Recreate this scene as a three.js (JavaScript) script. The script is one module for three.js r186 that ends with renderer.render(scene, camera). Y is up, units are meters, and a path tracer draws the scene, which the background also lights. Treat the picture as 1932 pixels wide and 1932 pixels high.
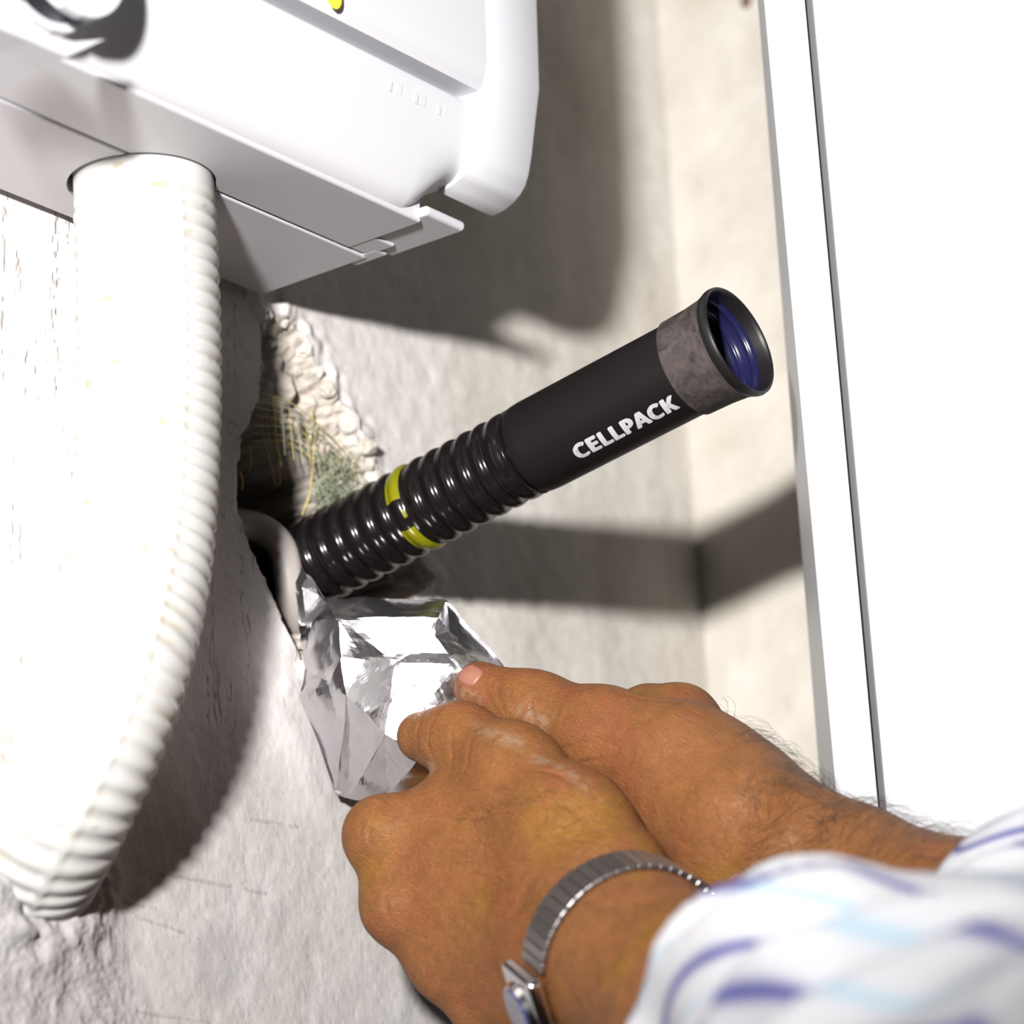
import * as THREE from 'three';
import { mergeGeometries, mergeVertices, toCreasedNormals } from 'three/addons/utils/BufferGeometryUtils.js';
import { RoundedBoxGeometry } from 'three/addons/geometries/RoundedBoxGeometry.js';
import { FontLoader } from 'three/addons/loaders/FontLoader.js';
import { Brush, Evaluator, SUBTRACTION } from 'three-bvh-csg';
import { TessellateModifier } from 'three/addons/modifiers/TessellateModifier.js';

// ---------------------------------------------------------------- camera
const scene = new THREE.Scene();
const V = (x, y, z) => new THREE.Vector3(x, y, z);
const FPX = 6658;                                        // focal length in pixels of the 1932 frame
const camera = new THREE.PerspectiveCamera(2 * Math.atan(966 / FPX) * 180 / Math.PI, 1, 0.05, 20);
const CP = V(0.88237143, 0.82692858, 1.05268646);
const CF = V(-0.56240395, 0.31359473, -0.76508832), CR = V(0.79398274, -0.05351865, -0.60558002), CU = V(0.2308532, 0.94804752, 0.21888971);
camera.matrixAutoUpdate = true;
camera.position.copy(CP);
camera.quaternion.setFromRotationMatrix(new THREE.Matrix4().makeBasis(CR, CU, CF.clone().negate()));
camera.updateMatrixWorld(true);
camera.focus = 1.37;
camera.userData.fStop = 6.5;
scene.add(camera);
const ray = (x, y) => CF.clone().addScaledVector(CR, (x - 966) / FPX).addScaledVector(CU, (966 - y) / FPX);
const P = (x, y, d) => CP.clone().addScaledVector(ray(x, y), d);                                    // photo point at a distance
const onX = (x, y, X) => { const v = ray(x, y); return CP.clone().addScaledVector(v, (X - CP.x) / v.x); };
const onZ = (x, y, Z) => { const v = ray(x, y); return CP.clone().addScaledVector(v, (Z - CP.z) / v.z); };

// ---------------------------------------------------------------- renderer, exposure, lamp
const renderer = new THREE.WebGLRenderer({ antialias: true });
renderer.toneMapping = THREE.LinearToneMapping;
renderer.toneMappingExposure = 1.0;
renderer.shadowMap.enabled = true;
const LAMP = V(0.845, 1.19, 1.42), AIM = V(0.05, 1.45, -0.04);
const lampLight = new THREE.SpotLight(new THREE.Color(1.0, 0.975, 0.955), 29, 0, 0.45, 0.95, 2);
lampLight.position.copy(LAMP); lampLight.target.position.copy(AIM);
lampLight.castShadow = true; lampLight.shadow.radius = 2.1; lampLight.shadow.mapSize.set(2048, 2048);
scene.add(lampLight, lampLight.target);

// ---------------------------------------------------------------- helpers
let seed = 12345;
const rnd = () => { seed = (seed + 0x6D2B79F5) | 0; let t = Math.imul(seed ^ (seed >>> 15), 1 | seed); t = (t + Math.imul(t ^ (t >>> 7), 61 | t)) ^ t; return ((t ^ (t >>> 14)) >>> 0) / 4294967296; };
const clamp = (v, a = 0, b = 1) => v < a ? a : v > b ? b : v;
const sstep = (a, b, v) => { const t = clamp((v - a) / (b - a)); return t * t * (3 - 2 * t); };
const mix = (a, b, t) => a + (b - a) * t;
const PERM = new Uint8Array(512); { const p = [...Array(256).keys()]; for (let i = 255; i > 0; i--) { const j = Math.floor(rnd() * (i + 1)); [p[i], p[j]] = [p[j], p[i]]; } for (let i = 0; i < 512; i++) PERM[i] = p[i & 255]; }
const GT = new Float32Array(256); for (let i = 0; i < 256; i++) GT[i] = rnd() * 2 - 1;
function n3(x, y, z) {                                    // value noise, -1..1
  const xi = Math.floor(x), yi = Math.floor(y), zi = Math.floor(z);
  let fx = x - xi, fy = y - yi, fz = z - zi; fx = fx * fx * (3 - 2 * fx); fy = fy * fy * (3 - 2 * fy); fz = fz * fz * (3 - 2 * fz);
  const X = xi & 255, Y = yi & 255, Z = zi & 255, X1 = (X + 1) & 255, Y1 = (Y + 1) & 255, Z1 = (Z + 1) & 255;
  const h = (a, b, c) => GT[PERM[PERM[PERM[a] + b] + c]];
  const a = h(X, Y, Z) + (h(X1, Y, Z) - h(X, Y, Z)) * fx, b = h(X, Y1, Z) + (h(X1, Y1, Z) - h(X, Y1, Z)) * fx;
  const c = h(X, Y, Z1) + (h(X1, Y, Z1) - h(X, Y, Z1)) * fx, d = h(X, Y1, Z1) + (h(X1, Y1, Z1) - h(X, Y1, Z1)) * fx;
  const e = a + (b - a) * fy, f = c + (d - c) * fy; return e + (f - e) * fz;
}
const n2 = (x, y) => n3(x, y, 7.31);
function fbm(x, y, z, o) { let s = 0, a = 0.5, t = 0; for (let i = 0; i < o; i++) { s += a * n3(x, y, z); t += a; x = x * 2.03 + 11.1; y = y * 2.03 + 5.7; z = z * 2.03 + 3.3; a *= 0.5; } return s / t; }
const names = {};
const numbered = n => { const k = names[n] = (names[n] || 0) + 1; return k === 1 ? n : n + '_' + String(k - 1).padStart(3, '0'); };
const shade = o => { o.castShadow = true; o.receiveShadow = true; return o; };
function obj(name, geo, mat, parent = scene) { const m = shade(new THREE.Mesh(geo, mat)); m.name = parent === scene ? numbered(name) : name; parent.add(m); return m; }
function thing(name, label, category) { const g = new THREE.Group(); g.name = numbered(name); g.userData = { label, category }; scene.add(g); return g; }
const tag = (o, label, category) => { o.userData.label = label; if (category) o.userData.category = category; return o; };
const struct = (o, label, category) => { o.userData.kind = 'structure'; o.userData.label = label; o.userData.category = category; return o; };
function col(r, g, b) { return new THREE.Color().setRGB(r, g, b); }
function mat(r, g, b, rough, extra = {}) { return new THREE.MeshStandardMaterial({ color: col(r, g, b), roughness: rough, side: THREE.DoubleSide, ...extra }); }
function pmat(r, g, b, rough, extra = {}) { return new THREE.MeshPhysicalMaterial({ color: col(r, g, b), roughness: rough, side: THREE.DoubleSide, ...extra }); }
function tex(w, h, fn, srgb) {                            // fn(u,v) -> [r,g,b] in 0..1 (already encoded) or a grey number
  const d = new Uint8Array(w * h * 4);
  for (let j = 0; j < h; j++) for (let i = 0; i < w; i++) {
    const c = fn((i + 0.5) / w, (j + 0.5) / h), k = (j * w + i) * 4;
    if (typeof c === 'number') d[k] = d[k + 1] = d[k + 2] = clamp(c) * 255; else { d[k] = clamp(c[0]) * 255; d[k + 1] = clamp(c[1]) * 255; d[k + 2] = clamp(c[2]) * 255; }
    d[k + 3] = 255;
  }
  const t = new THREE.DataTexture(d, w, h, THREE.RGBAFormat); t.magFilter = THREE.LinearFilter; t.minFilter = THREE.LinearMipmapLinearFilter; t.generateMipmaps = true;
  t.wrapS = t.wrapT = THREE.MirroredRepeatWrapping; if (srgb) t.colorSpace = THREE.SRGBColorSpace; t.needsUpdate = true; return t;
}
const enc = v => v <= 0 ? 0 : v < 0.0031308 ? 12.92 * v : 1.055 * Math.pow(v, 1 / 2.4) - 0.055;
function boxGeo(x0, x1, y0, y1, z0, z1, r = 0) {
  const g = r ? new RoundedBoxGeometry(x1 - x0, y1 - y0, z1 - z0, 3, r) : new THREE.BoxGeometry(x1 - x0, y1 - y0, z1 - z0);
  g.translate((x0 + x1) / 2, (y0 + y1) / 2, (z0 + z1) / 2); return g;
}
const plain = g => { const h = g.index ? g.toNonIndexed() : g; for (const k of Object.keys(h.attributes)) if (!['position', 'normal', 'uv'].includes(k)) h.deleteAttribute(k); return h; };
const merge = l => mergeGeometries(l.map(plain));
function gridGeo(nu, nv, fn, closeU = false) {            // fn(i,j) -> {p:Vector3, uv:[u,v], c?:[r,g,b]}
  const pos = [], uv = [], cl = [], idx = [];
  for (let j = 0; j <= nv; j++) for (let i = 0; i <= nu; i++) { const q = fn(i, j); pos.push(q.p.x, q.p.y, q.p.z); uv.push(q.uv[0], q.uv[1]); if (q.c) cl.push(...q.c); }
  for (let j = 0; j < nv; j++) for (let i = 0; i < nu; i++) { const a = j * (nu + 1) + i, b = a + 1, c = a + nu + 1, d = c + 1; idx.push(a, b, d, a, d, c); }
  const g = new THREE.BufferGeometry(); g.setAttribute('position', new THREE.Float32BufferAttribute(pos, 3)); g.setAttribute('uv', new THREE.Float32BufferAttribute(uv, 2));
  if (cl.length) g.setAttribute('color', new THREE.Float32BufferAttribute(cl, 3));
  g.setIndex(idx); g.computeVertexNormals();
  if (closeU) { const n = g.attributes.normal; for (let j = 0; j <= nv; j++) { const a = j * (nu + 1), b = a + nu; const v = V(n.getX(a) + n.getX(b), n.getY(a) + n.getY(b), n.getZ(a) + n.getZ(b)).normalize(); n.setXYZ(a, v.x, v.y, v.z); n.setXYZ(b, v.x, v.y, v.z); } }
  return g;
}
function tube(pts, r, sides = 6, seg = 12) { return new THREE.TubeGeometry(new THREE.CatmullRomCurve3(pts), seg, r, sides); }

// ---------------------------------------------------------------- the room
const ZE = -0.295;                                        // end wall
// hole outline on the left wall, as (z, y)
const holePx = [[492, 610], [512, 588], [552, 612], [592, 680], [632, 745], [668, 815], [690, 880], [722, 950], [770, 1010], [800, 1090], [770, 1180], [650, 1235], [572, 1240], [545, 1190], [508, 1108], [474, 1032], [449, 940], [456, 825], [488, 748], [497, 680]];
const holeZY = holePx.map(([x, y]) => { const p = onX(x, y, 0); return [p.z, p.y]; });
function holeDist(z, y) {                                 // signed distance (inside positive) and nearest side
  let best = 1e9, side = 0, inside = false; const n = holeZY.length;
  for (let i = 0, j = n - 1; i < n; j = i++) {
    const [ax, ay] = holeZY[j], [bx, by] = holeZY[i];
    if ((by > y) !== (ay > y) && z < (ax - bx) * (y - by) / (ay - by) + bx) inside = !inside;
    const dx = bx - ax, dy = by - ay, t = clamp(((z - ax) * dx + (y - ay) * dy) / (dx * dx + dy * dy)), d = Math.hypot(z - ax - dx * t, y - ay - dy * t);
    if (d < best) { best = d; side = i; }
  }
  return [inside ? best : -best, side];
}
const HY = (p => p.y - 0.35 * p.z)(onX(500, 752, 0));
const conEnd = onX(64, 1615, 0);                          // where the conduit enters the wall
const TZ0 = -0.31, TZ1 = 0.23, TY0 = 1.02, TY1 = 1.62;    // textured stretch of the wall, metres
const dampA = onX(408, 1815, 0), mortarA = onX(60, 1850, 0);
const scratches = [[[5, 640], [140, 690]], [[230, 1700], [300, 1716]], [[303, 1648], [500, 1686]], [[255, 1728], [370, 1770]], [[255, 1908], [390, 1930]], [[430, 792], [448, 804]], [[430, 815], [450, 826]], [[470, 1545], [560, 1560]]].map(l => l.map(([x, y]) => { const p = onX(x, y, 0); return [p.z, p.y]; }));
function scratch(z, y) { let m = 0; for (const [[ax, ay], [bx, by]] of scratches) { const dx = bx - ax, dy = by - ay, t = clamp(((z - ax) * dx + (y - ay) * dy) / (dx * dx + dy * dy)); const d = Math.hypot(z - ax - dx * t, y - ay - dy * t) + 0.0005 * n2(z * 900, y * 900); m = Math.max(m, 1 - sstep(0.0004, 0.0011, d)); } return m * sstep(-0.5, 0.1, n2(z * 260, y * 260)); }
function pores(z, y) {                                    // short upright drag marks of the float
  const zone = sstep(0.02, 0.06, z) * sstep(1.14, 1.2, y) + 0.9 * sstep(-0.005, 0.01, z) * (1 - sstep(0.02, 0.05, z)) * sstep(1.2, 1.24, y);
  if (zone <= 0) return 0;
  const lean = z + 0.06 * (y - 1.3), run = n2(lean * 420, y * 26), dash = n2(lean * 900, y * 330);
  return clamp(zone) * sstep(0.42, 0.62, run) * sstep(0.1, 0.45, dash) + clamp(zone) * 0.8 * sstep(0.72, 0.85, n2(lean * 700 + 40, y * 420));
}
const mortar = (z, y) => { const e = Math.hypot((z - mortarA.z) * 1.0, (y - mortarA.y) * 0.9) + 0.012 * fbm(z * 60, y * 60, 2, 3); return 1 - sstep(0.036, 0.066, e); };
const damp = (z, y) => { const e = Math.hypot((z - dampA.z) / 0.017, (y - dampA.y) / 0.016) + 0.45 * fbm(z * 70, y * 70, 5, 3); return 1 - sstep(0.6, 1.15, e); };
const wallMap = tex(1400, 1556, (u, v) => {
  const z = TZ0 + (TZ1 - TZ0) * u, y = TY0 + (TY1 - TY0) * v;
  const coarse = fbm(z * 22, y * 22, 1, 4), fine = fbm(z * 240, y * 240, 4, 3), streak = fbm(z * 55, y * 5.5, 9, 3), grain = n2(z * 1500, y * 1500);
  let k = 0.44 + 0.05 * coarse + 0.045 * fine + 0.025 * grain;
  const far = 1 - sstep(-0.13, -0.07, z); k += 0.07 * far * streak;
  const paintedFalloff = 1 - sstep(1.17, 1.215, y + 0.03 * coarse + 0.12 * (z < 0 ? z : 0)); k *= 1 - 0.2 * paintedFalloff;  // lower plaster coloured darker, painting the lamp falloff into the map
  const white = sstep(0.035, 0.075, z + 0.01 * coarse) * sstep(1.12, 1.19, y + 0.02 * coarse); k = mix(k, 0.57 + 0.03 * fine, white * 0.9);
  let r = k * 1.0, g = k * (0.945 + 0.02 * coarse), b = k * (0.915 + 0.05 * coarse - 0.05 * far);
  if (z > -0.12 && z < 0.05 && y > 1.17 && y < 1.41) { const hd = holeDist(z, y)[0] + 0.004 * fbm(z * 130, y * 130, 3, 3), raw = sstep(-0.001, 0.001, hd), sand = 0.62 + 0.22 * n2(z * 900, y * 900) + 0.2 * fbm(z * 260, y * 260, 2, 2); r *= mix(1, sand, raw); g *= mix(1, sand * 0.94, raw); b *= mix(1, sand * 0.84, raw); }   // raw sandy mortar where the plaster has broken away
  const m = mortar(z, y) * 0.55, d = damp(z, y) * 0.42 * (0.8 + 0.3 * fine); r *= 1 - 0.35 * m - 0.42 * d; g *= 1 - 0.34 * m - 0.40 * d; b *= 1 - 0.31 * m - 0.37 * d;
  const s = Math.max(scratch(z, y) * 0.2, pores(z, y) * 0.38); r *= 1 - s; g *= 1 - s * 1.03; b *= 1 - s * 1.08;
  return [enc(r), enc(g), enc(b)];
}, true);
const wallBump = tex(1400, 1556, (u, v) => {
  const z = TZ0 + (TZ1 - TZ0) * u, y = TY0 + (TY1 - TY0) * v;
  const m = mortar(z, y), rough = 0.55 + 0.45 * sstep(-0.12, 0, z);
  let h = 0.5 + 0.11 * rough * fbm(z * 150, y * 150, 3, 4) + 0.07 * rough * fbm(z * 420, y * 300, 8, 3) + m * 0.3 * fbm(z * 460, y * 460, 6, 3);
  h += 0.05 * sstep(0.35, 0.7, n2(z * 330 + 9, y * 330));
  h -= 0.10 * scratch(z, y) + 0.2 * pores(z, y);
  return h;
});
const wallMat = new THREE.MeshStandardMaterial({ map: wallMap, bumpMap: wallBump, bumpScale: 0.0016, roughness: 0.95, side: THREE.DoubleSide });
function wallX(z, y) {                                    // plaster relief, hole and mortar bed
  let x = 0.0011 * fbm(z * 28, y * 28, 2, 3) + 0.0003 * fbm(z * 130, y * 130, 2, 2);
  const [d0, side] = holeDist(z, y);
  const near = side >= 13 || side === 0;                  // the side the camera looks past
  const d = d0 + (near ? 0.0012 : 0.004) * fbm(z * 130, y * 130, 3, 3) + (near ? 0.0008 : 0.002) * n3(z * 420, y * 420, 1);
  if (d > 0) {
    const steep = near ? 5 : 0.9; let dep = d * steep;
    if (!near) dep += (0.0045 * fbm(z * 160, y * 160, 8, 3) + 0.002 * fbm(z * 480, y * 480, 5, 3)) * sstep(0, 0.005, d);
    if (!near && d > 0.011) dep += (d - 0.011) * 7;
    x -= Math.min(mix(0.17, 0.010 + 0.006 * n3(z * 150, y * 150, 3), sstep(HY - 0.006, HY + 0.004, y - 0.35 * z)), Math.max(0, dep));
  } else if (!near) x += 0.0035 * Math.exp(d * 130) * (0.4 + n3(z * 190, y * 190, 5));
  const e = Math.hypot(z - conEnd.z, y - conEnd.y);
  x += 0.007 * Math.exp(-Math.pow((e - 0.028) / 0.014, 2)) * (0.75 + 0.7 * fbm(z * 170, y * 170, 6, 4)) + 0.0022 * mortar(z, y) * (0.6 + 0.8 * fbm(z * 170, y * 170, 2, 4));
  return x;
}
const lines = segs => { const o = []; for (const [a, b, s] of segs) { const n = Math.max(1, Math.round((b - a) / s)); for (let i = 0; i < n; i++) o.push(a + (b - a) * i / n); } o.push(segs[segs.length - 1][1]); return o; };
const zl = lines([[ZE, -0.11, 0.003], [-0.11, 0.035, 0.00085], [0.035, 0.24, 0.002], [0.24, 2.4, 0.12]]);
const yl = lines([[0, 1.0, 0.1], [1.0, 1.185, 0.002], [1.185, 1.385, 0.00085], [1.385, 1.64, 0.003], [1.64, 2.5, 0.1]]);
const wallFace = gridGeo(zl.length - 1, yl.length - 1, (i, j) => { const z = zl[i], y = yl[j], inV = z < 0.26 && y > 0.98 && y < 1.66; return { p: V(inV ? wallX(z, y) : 0, y, z), uv: [(z - TZ0) / (TZ1 - TZ0), (y - TY0) / (TY1 - TY0)] }; });
const wallL = new THREE.Group(); wallL.name = 'wall_left'; scene.add(wallL);
struct(wallL, 'pale rough plastered wall with a broken hole, behind the white conduit', 'wall');
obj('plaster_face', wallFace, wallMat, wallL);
obj('masonry_backing', merge([boxGeo(-0.3, -0.2, 0, 2.5, ZE, 2.4), boxGeo(-0.2, -0.005, 0, 1.0, ZE, 2.4), boxGeo(-0.2, -0.005, 1.64, 2.5, ZE, 2.4)]), mat(0.4, 0.37, 0.34, 0.95), wallL);
// crumbs of plaster along the broken rim
{
  const cg = [0, 1, 2].map(k => { const g = new THREE.IcosahedronGeometry(1, 2), p = g.attributes.position; for (let i = 0; i < p.count; i++) { const v = V().fromBufferAttribute(p, i); v.multiplyScalar(1 + 0.45 * n3(v.x * 1.6 + k * 9, v.y * 1.6, v.z * 1.6)); p.setXYZ(i, v.x, v.y, v.z); } g.computeVertexNormals(); return mergeVertices(g); });
  const cm = [mat(0.40, 0.375, 0.34, 0.95), mat(0.34, 0.31, 0.27, 0.95)];
  const spots = [[655, 795, 5.5], [690, 845, 6.5], [668, 835, 4], [618, 735, 4], [600, 700, 3.4], [640, 770, 3.5], [575, 660, 4.4], [545, 640, 4.6], [530, 668, 3], [560, 700, 3], [590, 735, 3], [610, 770, 3], [705, 900, 5], [716, 940, 4], [520, 632, 3.2], [628, 800, 2.4], [650, 850, 3], [553, 1160, 3.5], [560, 1195, 3], [548, 1130, 2.6], [680, 890, 3], [585, 700, 2.2], [535, 610, 2.4], [510, 650, 2.2]];
  spots.forEach(([x, y, r], i) => { const q = onX(x, y, 0), wx = wallX(q.z, q.y), p = onX(x, y, wx * 0.9); const m = obj('plaster_crumb', cg[i % 3], cm[i % 2], wallL); m.position.copy(p); m.scale.set(r * 0.0007, r * 0.00085, r * 0.0008); m.rotation.set(rnd() * 6, rnd() * 6, rnd() * 6); });
}
// end wall: cream distemper
{
  const bm = tex(512, 512, (u, v) => { const z = u * 0.5, y = v * 0.5; return 0.5 + 0.25 * fbm(z * 150, y * 150, 3, 4); });
  const cm = tex(768, 768, (u, v) => { const c = fbm(u * 26, v * 26, 2, 5), s = fbm(u * 70, v * 4, 5, 3); const k = 0.37 + 0.055 * c + 0.02 * s; return [enc(k), enc(k * (0.94 + 0.02 * c)), enc(k * (0.83 + 0.06 * c))]; }, true);
  const g = new THREE.BoxGeometry(3.2, 2.5, 0.2); g.translate(1.6 - 0.005, 1.25, ZE - 0.1);
  const p = g.attributes.position, uv = g.attributes.uv; for (let i = 0; i < p.count; i++) uv.setXY(i, p.getX(i) / 0.5, p.getY(i) / 0.5);
  struct(obj('wall_back', g, new THREE.MeshStandardMaterial({ map: cm, bumpMap: bm, bumpScale: 0.002, roughness: 0.95 })), 'narrow strip of blotchy cream wall between grey plaster and white door', 'wall');
  const wm = mat(0.28, 0.13, 0.10, 0.9);
  struct(obj('wall_right', boxGeo(3.2, 3.4, 0, 2.5, ZE, 2.4), wm), 'plain wall on the far side of the room', 'wall');
  struct(obj('wall_front', boxGeo(-0.3, 3.4, 0, 2.5, 2.4, 2.6), wm), 'plain wall behind the photographer', 'wall');
  struct(obj('floor', boxGeo(-0.3, 3.4, -0.2, 0, ZE, 2.6), mat(0.10, 0.06, 0.05, 0.8)), 'dark screed floor of the room', 'floor');
  struct(obj('ceiling', boxGeo(-0.3, 3.4, 2.5, 2.7, ZE - 0.2, 2.6), mat(0.16, 0.10, 0.09, 0.9)), 'plain ceiling of the room', 'ceiling');
}
// dark plug in the end wall beside the top of the door
{ const p = onZ(1408, 2, ZE); const g = new THREE.SphereGeometry(0.0032, 16, 10); g.scale(1, 1.3, 0.5); const m = tag(obj('wall_plug', g, mat(0.10, 0.06, 0.035, 0.8)), 'small dark brown plug in the cream wall beside the white door', 'wall plug'); m.position.copy(p); }

// ---------------------------------------------------------------- white door leaf standing open
{
  const d = new THREE.Group(); d.name = 'door_1'; scene.add(d); struct(d, 'tall white door leaf with a narrow edge strip and a dark groove', 'door');
  const lineAt = (a, b, y) => a.clone().lerp(b, (y - a.y) / (b.y - a.y));
  const fT = P(1442, 0, 1.41), fB0 = P(1578, 1494, 1.41), fB = V(fT.x, fB0.y, fT.z).lerp(fB0, 0.9);
  const dF = 1.41; const fTop = P(1442, 0, dF), fBot = (() => { const v = ray(1578, 1494); return P(1578, 1494, dF - 0.005); })();
  const kT = P(1421, 0, 1.50), kB = P(1532, 1494, 1.50);
  const R2 = V(CR.x, 0, CR.z).normalize();
  const y0 = 0.62, y1 = 1.64, W = 0.30;
  const mk = (pts0, pts1) => {                            // prism between two rings of the same length
    const n = pts0.length, NY = 24, g = gridGeo(n, NY, (i, j) => { const t = j / NY; return { p: pts0[i % n].clone().lerp(pts1[i % n], t), uv: [i / n, t] }; });
    const cap = (pts, flip) => { const sh = pts.map(p => new THREE.Vector2(p.x, p.z)); const f = THREE.ShapeUtils.triangulateShape(sh, []); const q = new THREE.BufferGeometry(); const a = []; for (const t of f) for (const k of (flip ? [t[0], t[2], t[1]] : t)) a.push(pts[k].x, pts[k].y, pts[k].z); q.setAttribute('position', new THREE.Float32BufferAttribute(a, 3)); q.setAttribute('uv', new THREE.Float32BufferAttribute(new Array(a.length / 3 * 2).fill(0), 2)); q.computeVertexNormals(); return q; };
    return toCreasedNormals(merge([g, cap(pts0, false), cap(pts1, true)]), 0.6);
  };
  const N = V(-R2.z, 0, R2.x).negate(); if (N.dot(CF) > 0) N.negate();                // out of the face, towards the room
  const ring = (y, s0, s1, out0, backEdge) => {           // one cross-section of the leaf
    const f = lineAt(fTop, fBot, y), k = lineAt(kT, kB, y), B = k.clone();
    const pts = []; const F = s => f.clone().addScaledVector(R2, s);
    if (backEdge) {
      const dir = B.clone().sub(f); const c1 = f.clone().addScaledVector(dir, 0.55);
      pts.push(F(s1), F(s0 + 0.0012), f.clone().addScaledVector(dir, 0.012), c1);
      const e = B.clone().addScaledVector(R2, 0.03);
      for (let a = 1; a <= 6; a++) { const t = a / 6; pts.push(c1.clone().multiplyScalar((1 - t) * (1 - t)).addScaledVector(B.clone().addScaledVector(R2, -0.0005), 2 * t * (1 - t)).addScaledVector(e, t * t)); }
      pts.push(B.clone().addScaledVector(R2, s1));
    } else { pts.push(F(s1), F(s0), F(s0).addScaledVector(N, -out0), F(s1).addScaledVector(N, -out0)); }
    for (const p of pts) p.y = y; return pts;
  };
  const wm = pmat(0.41, 0.415, 0.435, 0.42, { clearcoat: 0.2, clearcoatRoughness: 0.3 });
  const sW = 0.0160, gW = 0.0034;
  tag(obj('edge_strip', mk(ring(y0, 0, sW, 0, true), ring(y1, 0, sW, 0, true)), wm, d), 'white edge strip with a rounded grey side');
  const back = y => ring(y, sW - 0.0005, sW + gW + 0.0005, 0.02, false).map(p => p.clone().addScaledVector(N, -0.006));
  tag(obj('gasket', mk(back(y0), back(y1)), mat(0.055, 0.05, 0.052, 0.7), d), 'grey sealing strip in the groove');
  obj('panel', mk(ring(y0, sW + gW, W, 0.03, false), ring(y1, sW + gW, W, 0.03, false)), wm, d);
}

// ---------------------------------------------------------------- white connection box
{
  const b = thing('connection_box', 'white plastic electrical connection box on the wall above the conduit', 'box');
  const wm = pmat(0.50, 0.50, 0.53, 0.4), wm2 = pmat(0.46, 0.45, 0.475, 0.5);
  const ZL = 0.42, YT = 1.75;
  const evalr = new Evaluator(); evalr.useGroups = false;
  const minus = (g, h) => { const A = new Brush(g.index ? g.toNonIndexed() : g), B = new Brush(h.index ? h.toNonIndexed() : h); A.updateMatrixWorld(); B.updateMatrixWorld(); return evalr.evaluate(A, B, SUBTRACTION).geometry; };
  const ct = onX(266, 290, 0.047), bore = new THREE.CylinderGeometry(0.0283, 0.0283, 0.06, 64); bore.translate(ct.x, 1.372 + 0.008, ct.z);   // cable entry through the underside
  obj('back_plate', minus(boxGeo(0.005, 0.0615, 1.372, YT, 0.024, ZL, 0.0012), bore), wm2, b);
  obj('body', merge([minus(boxGeo(0.0621, 0.0995, 1.3723, YT, 0.0365, ZL, 0.0012), bore), boxGeo(0.0621, 0.0765, 1.3725, YT, 0.0245, 0.0385, 0.0012), boxGeo(0.0665, 0.1050, 1.3735, 1.3777, 0.0150, 0.040, 0.0019), boxGeo(0.052, 0.0690, 1.3724, 1.3756, 0.0195, 0.028, 0.0015)]), wm2, b);
  const prof = (dx, dy, y1) => { const s = new THREE.Shape(); const c = [[0.0974, 1.3907], [0.104, 1.3914], [0.1085, 1.3932], [0.1122, 1.3955], [0.1150, 1.3985], [0.1171, 1.4033], [0.1192, 1.411], [0.1212, 1.421], [0.1249, 1.4384], [0.1263, 1.4784], [0.1285, y1]]; s.moveTo(0.0975, y1); s.lineTo(c[0][0], c[0][1] + dy); for (const [x, y] of c) s.lineTo(x - dx, y + dy); s.lineTo(0.0975, y1); return s; };
  const ext = (s, z0, z1, bev) => { const g = new THREE.ExtrudeGeometry(s, { depth: z1 - z0 - 2 * bev, bevelEnabled: bev > 0, bevelThickness: bev, bevelSize: bev, bevelOffset: -bev, bevelSegments: 3, curveSegments: 4, steps: 1 }); g.translate(0, 0, z0 + bev); return toCreasedNormals(plain(g), 0.7); };
  const cap = ext(prof(0, 0, YT), -0.0137, 0.0228, 0.0012);
  const up = new THREE.Shape(); up.moveTo(0.0975, YT); up.lineTo(0.0975, 1.4275); up.lineTo(0.1208, 1.4268); up.lineTo(0.1225, 1.4285); up.lineTo(0.1249, 1.4384); up.lineTo(0.1263, 1.4784); up.lineTo(0.1285, YT);
  const lid = obj('lid', merge([cap, ext(up, 0.0222, ZL, 0)]), wm, b);
  const pA = [[0.0900, 1.3916], [0.0972, 1.3916], [0.1035, 1.3925], [0.1075, 1.3948], [0.1105, 1.398], [0.1128, 1.4025], [0.1148, 1.4085], [0.1165, 1.416], [0.1174, 1.4212], [0.1165, 1.4224], [0.110, 1.4226], [0.108, 1.45]];
  const pB = [[0.0800, 1.3780], [0.0900, 1.3745], [0.0980, 1.3737], [0.1036, 1.3775], [0.1075, 1.3845], [0.1106, 1.3930], [0.1136, 1.4045], [0.1160, 1.415], [0.1174, 1.4212], [0.1165, 1.4224], [0.110, 1.4226], [0.108, 1.45]];
  const cz = [0.0215, 0.026, 0.030, 0.034, 0.038, 0.042, 0.046, 0.050, 0.06, ZL], NP = (pA.length - 1) * 4;
  const prof2 = (l, i) => { const c = prof2.c.get(l) || prof2.c.set(l, new THREE.CatmullRomCurve3(l.map(([x, y]) => V(x, y, 0)), false, 'centripetal')).get(l); return c.getPoint(i / NP); }; prof2.c = new Map();
  const cov = obj('terminal_cover', gridGeo(NP, cz.length - 1, (i, j) => { const t = sstep(0.0215, 0.052, cz[j]), a = prof2(pA, i), q = prof2(pB, i); return { p: V(mix(a.x, q.x, t), mix(a.y, q.y, t), cz[j]), uv: [i / NP, cz[j]] }; }), wm, b);
  // row of raised marks on the cover
  const tg = new RoundedBoxGeometry(0.0007, 0.0042, 0.0026, 2, 0.0003);
  [740, 757, 771, 789, 802, 818, 832, 846, 862, 878].forEach((px, i) => { const q = onX(px, 140 + (px - 740) * 0.42, 0.1172); const m = obj('raised_mark', tg, wm, cov); m.position.set(0.1156, 1.4135 + (i % 3) * 0.0006, q.z); m.rotation.z = -0.22; m.scale.z = [1, 1.5, 0.8][i % 3]; });
  // round boss with a dark slot, at the far end of the cover
  const c = onX(80, -72, 0.115);
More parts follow.
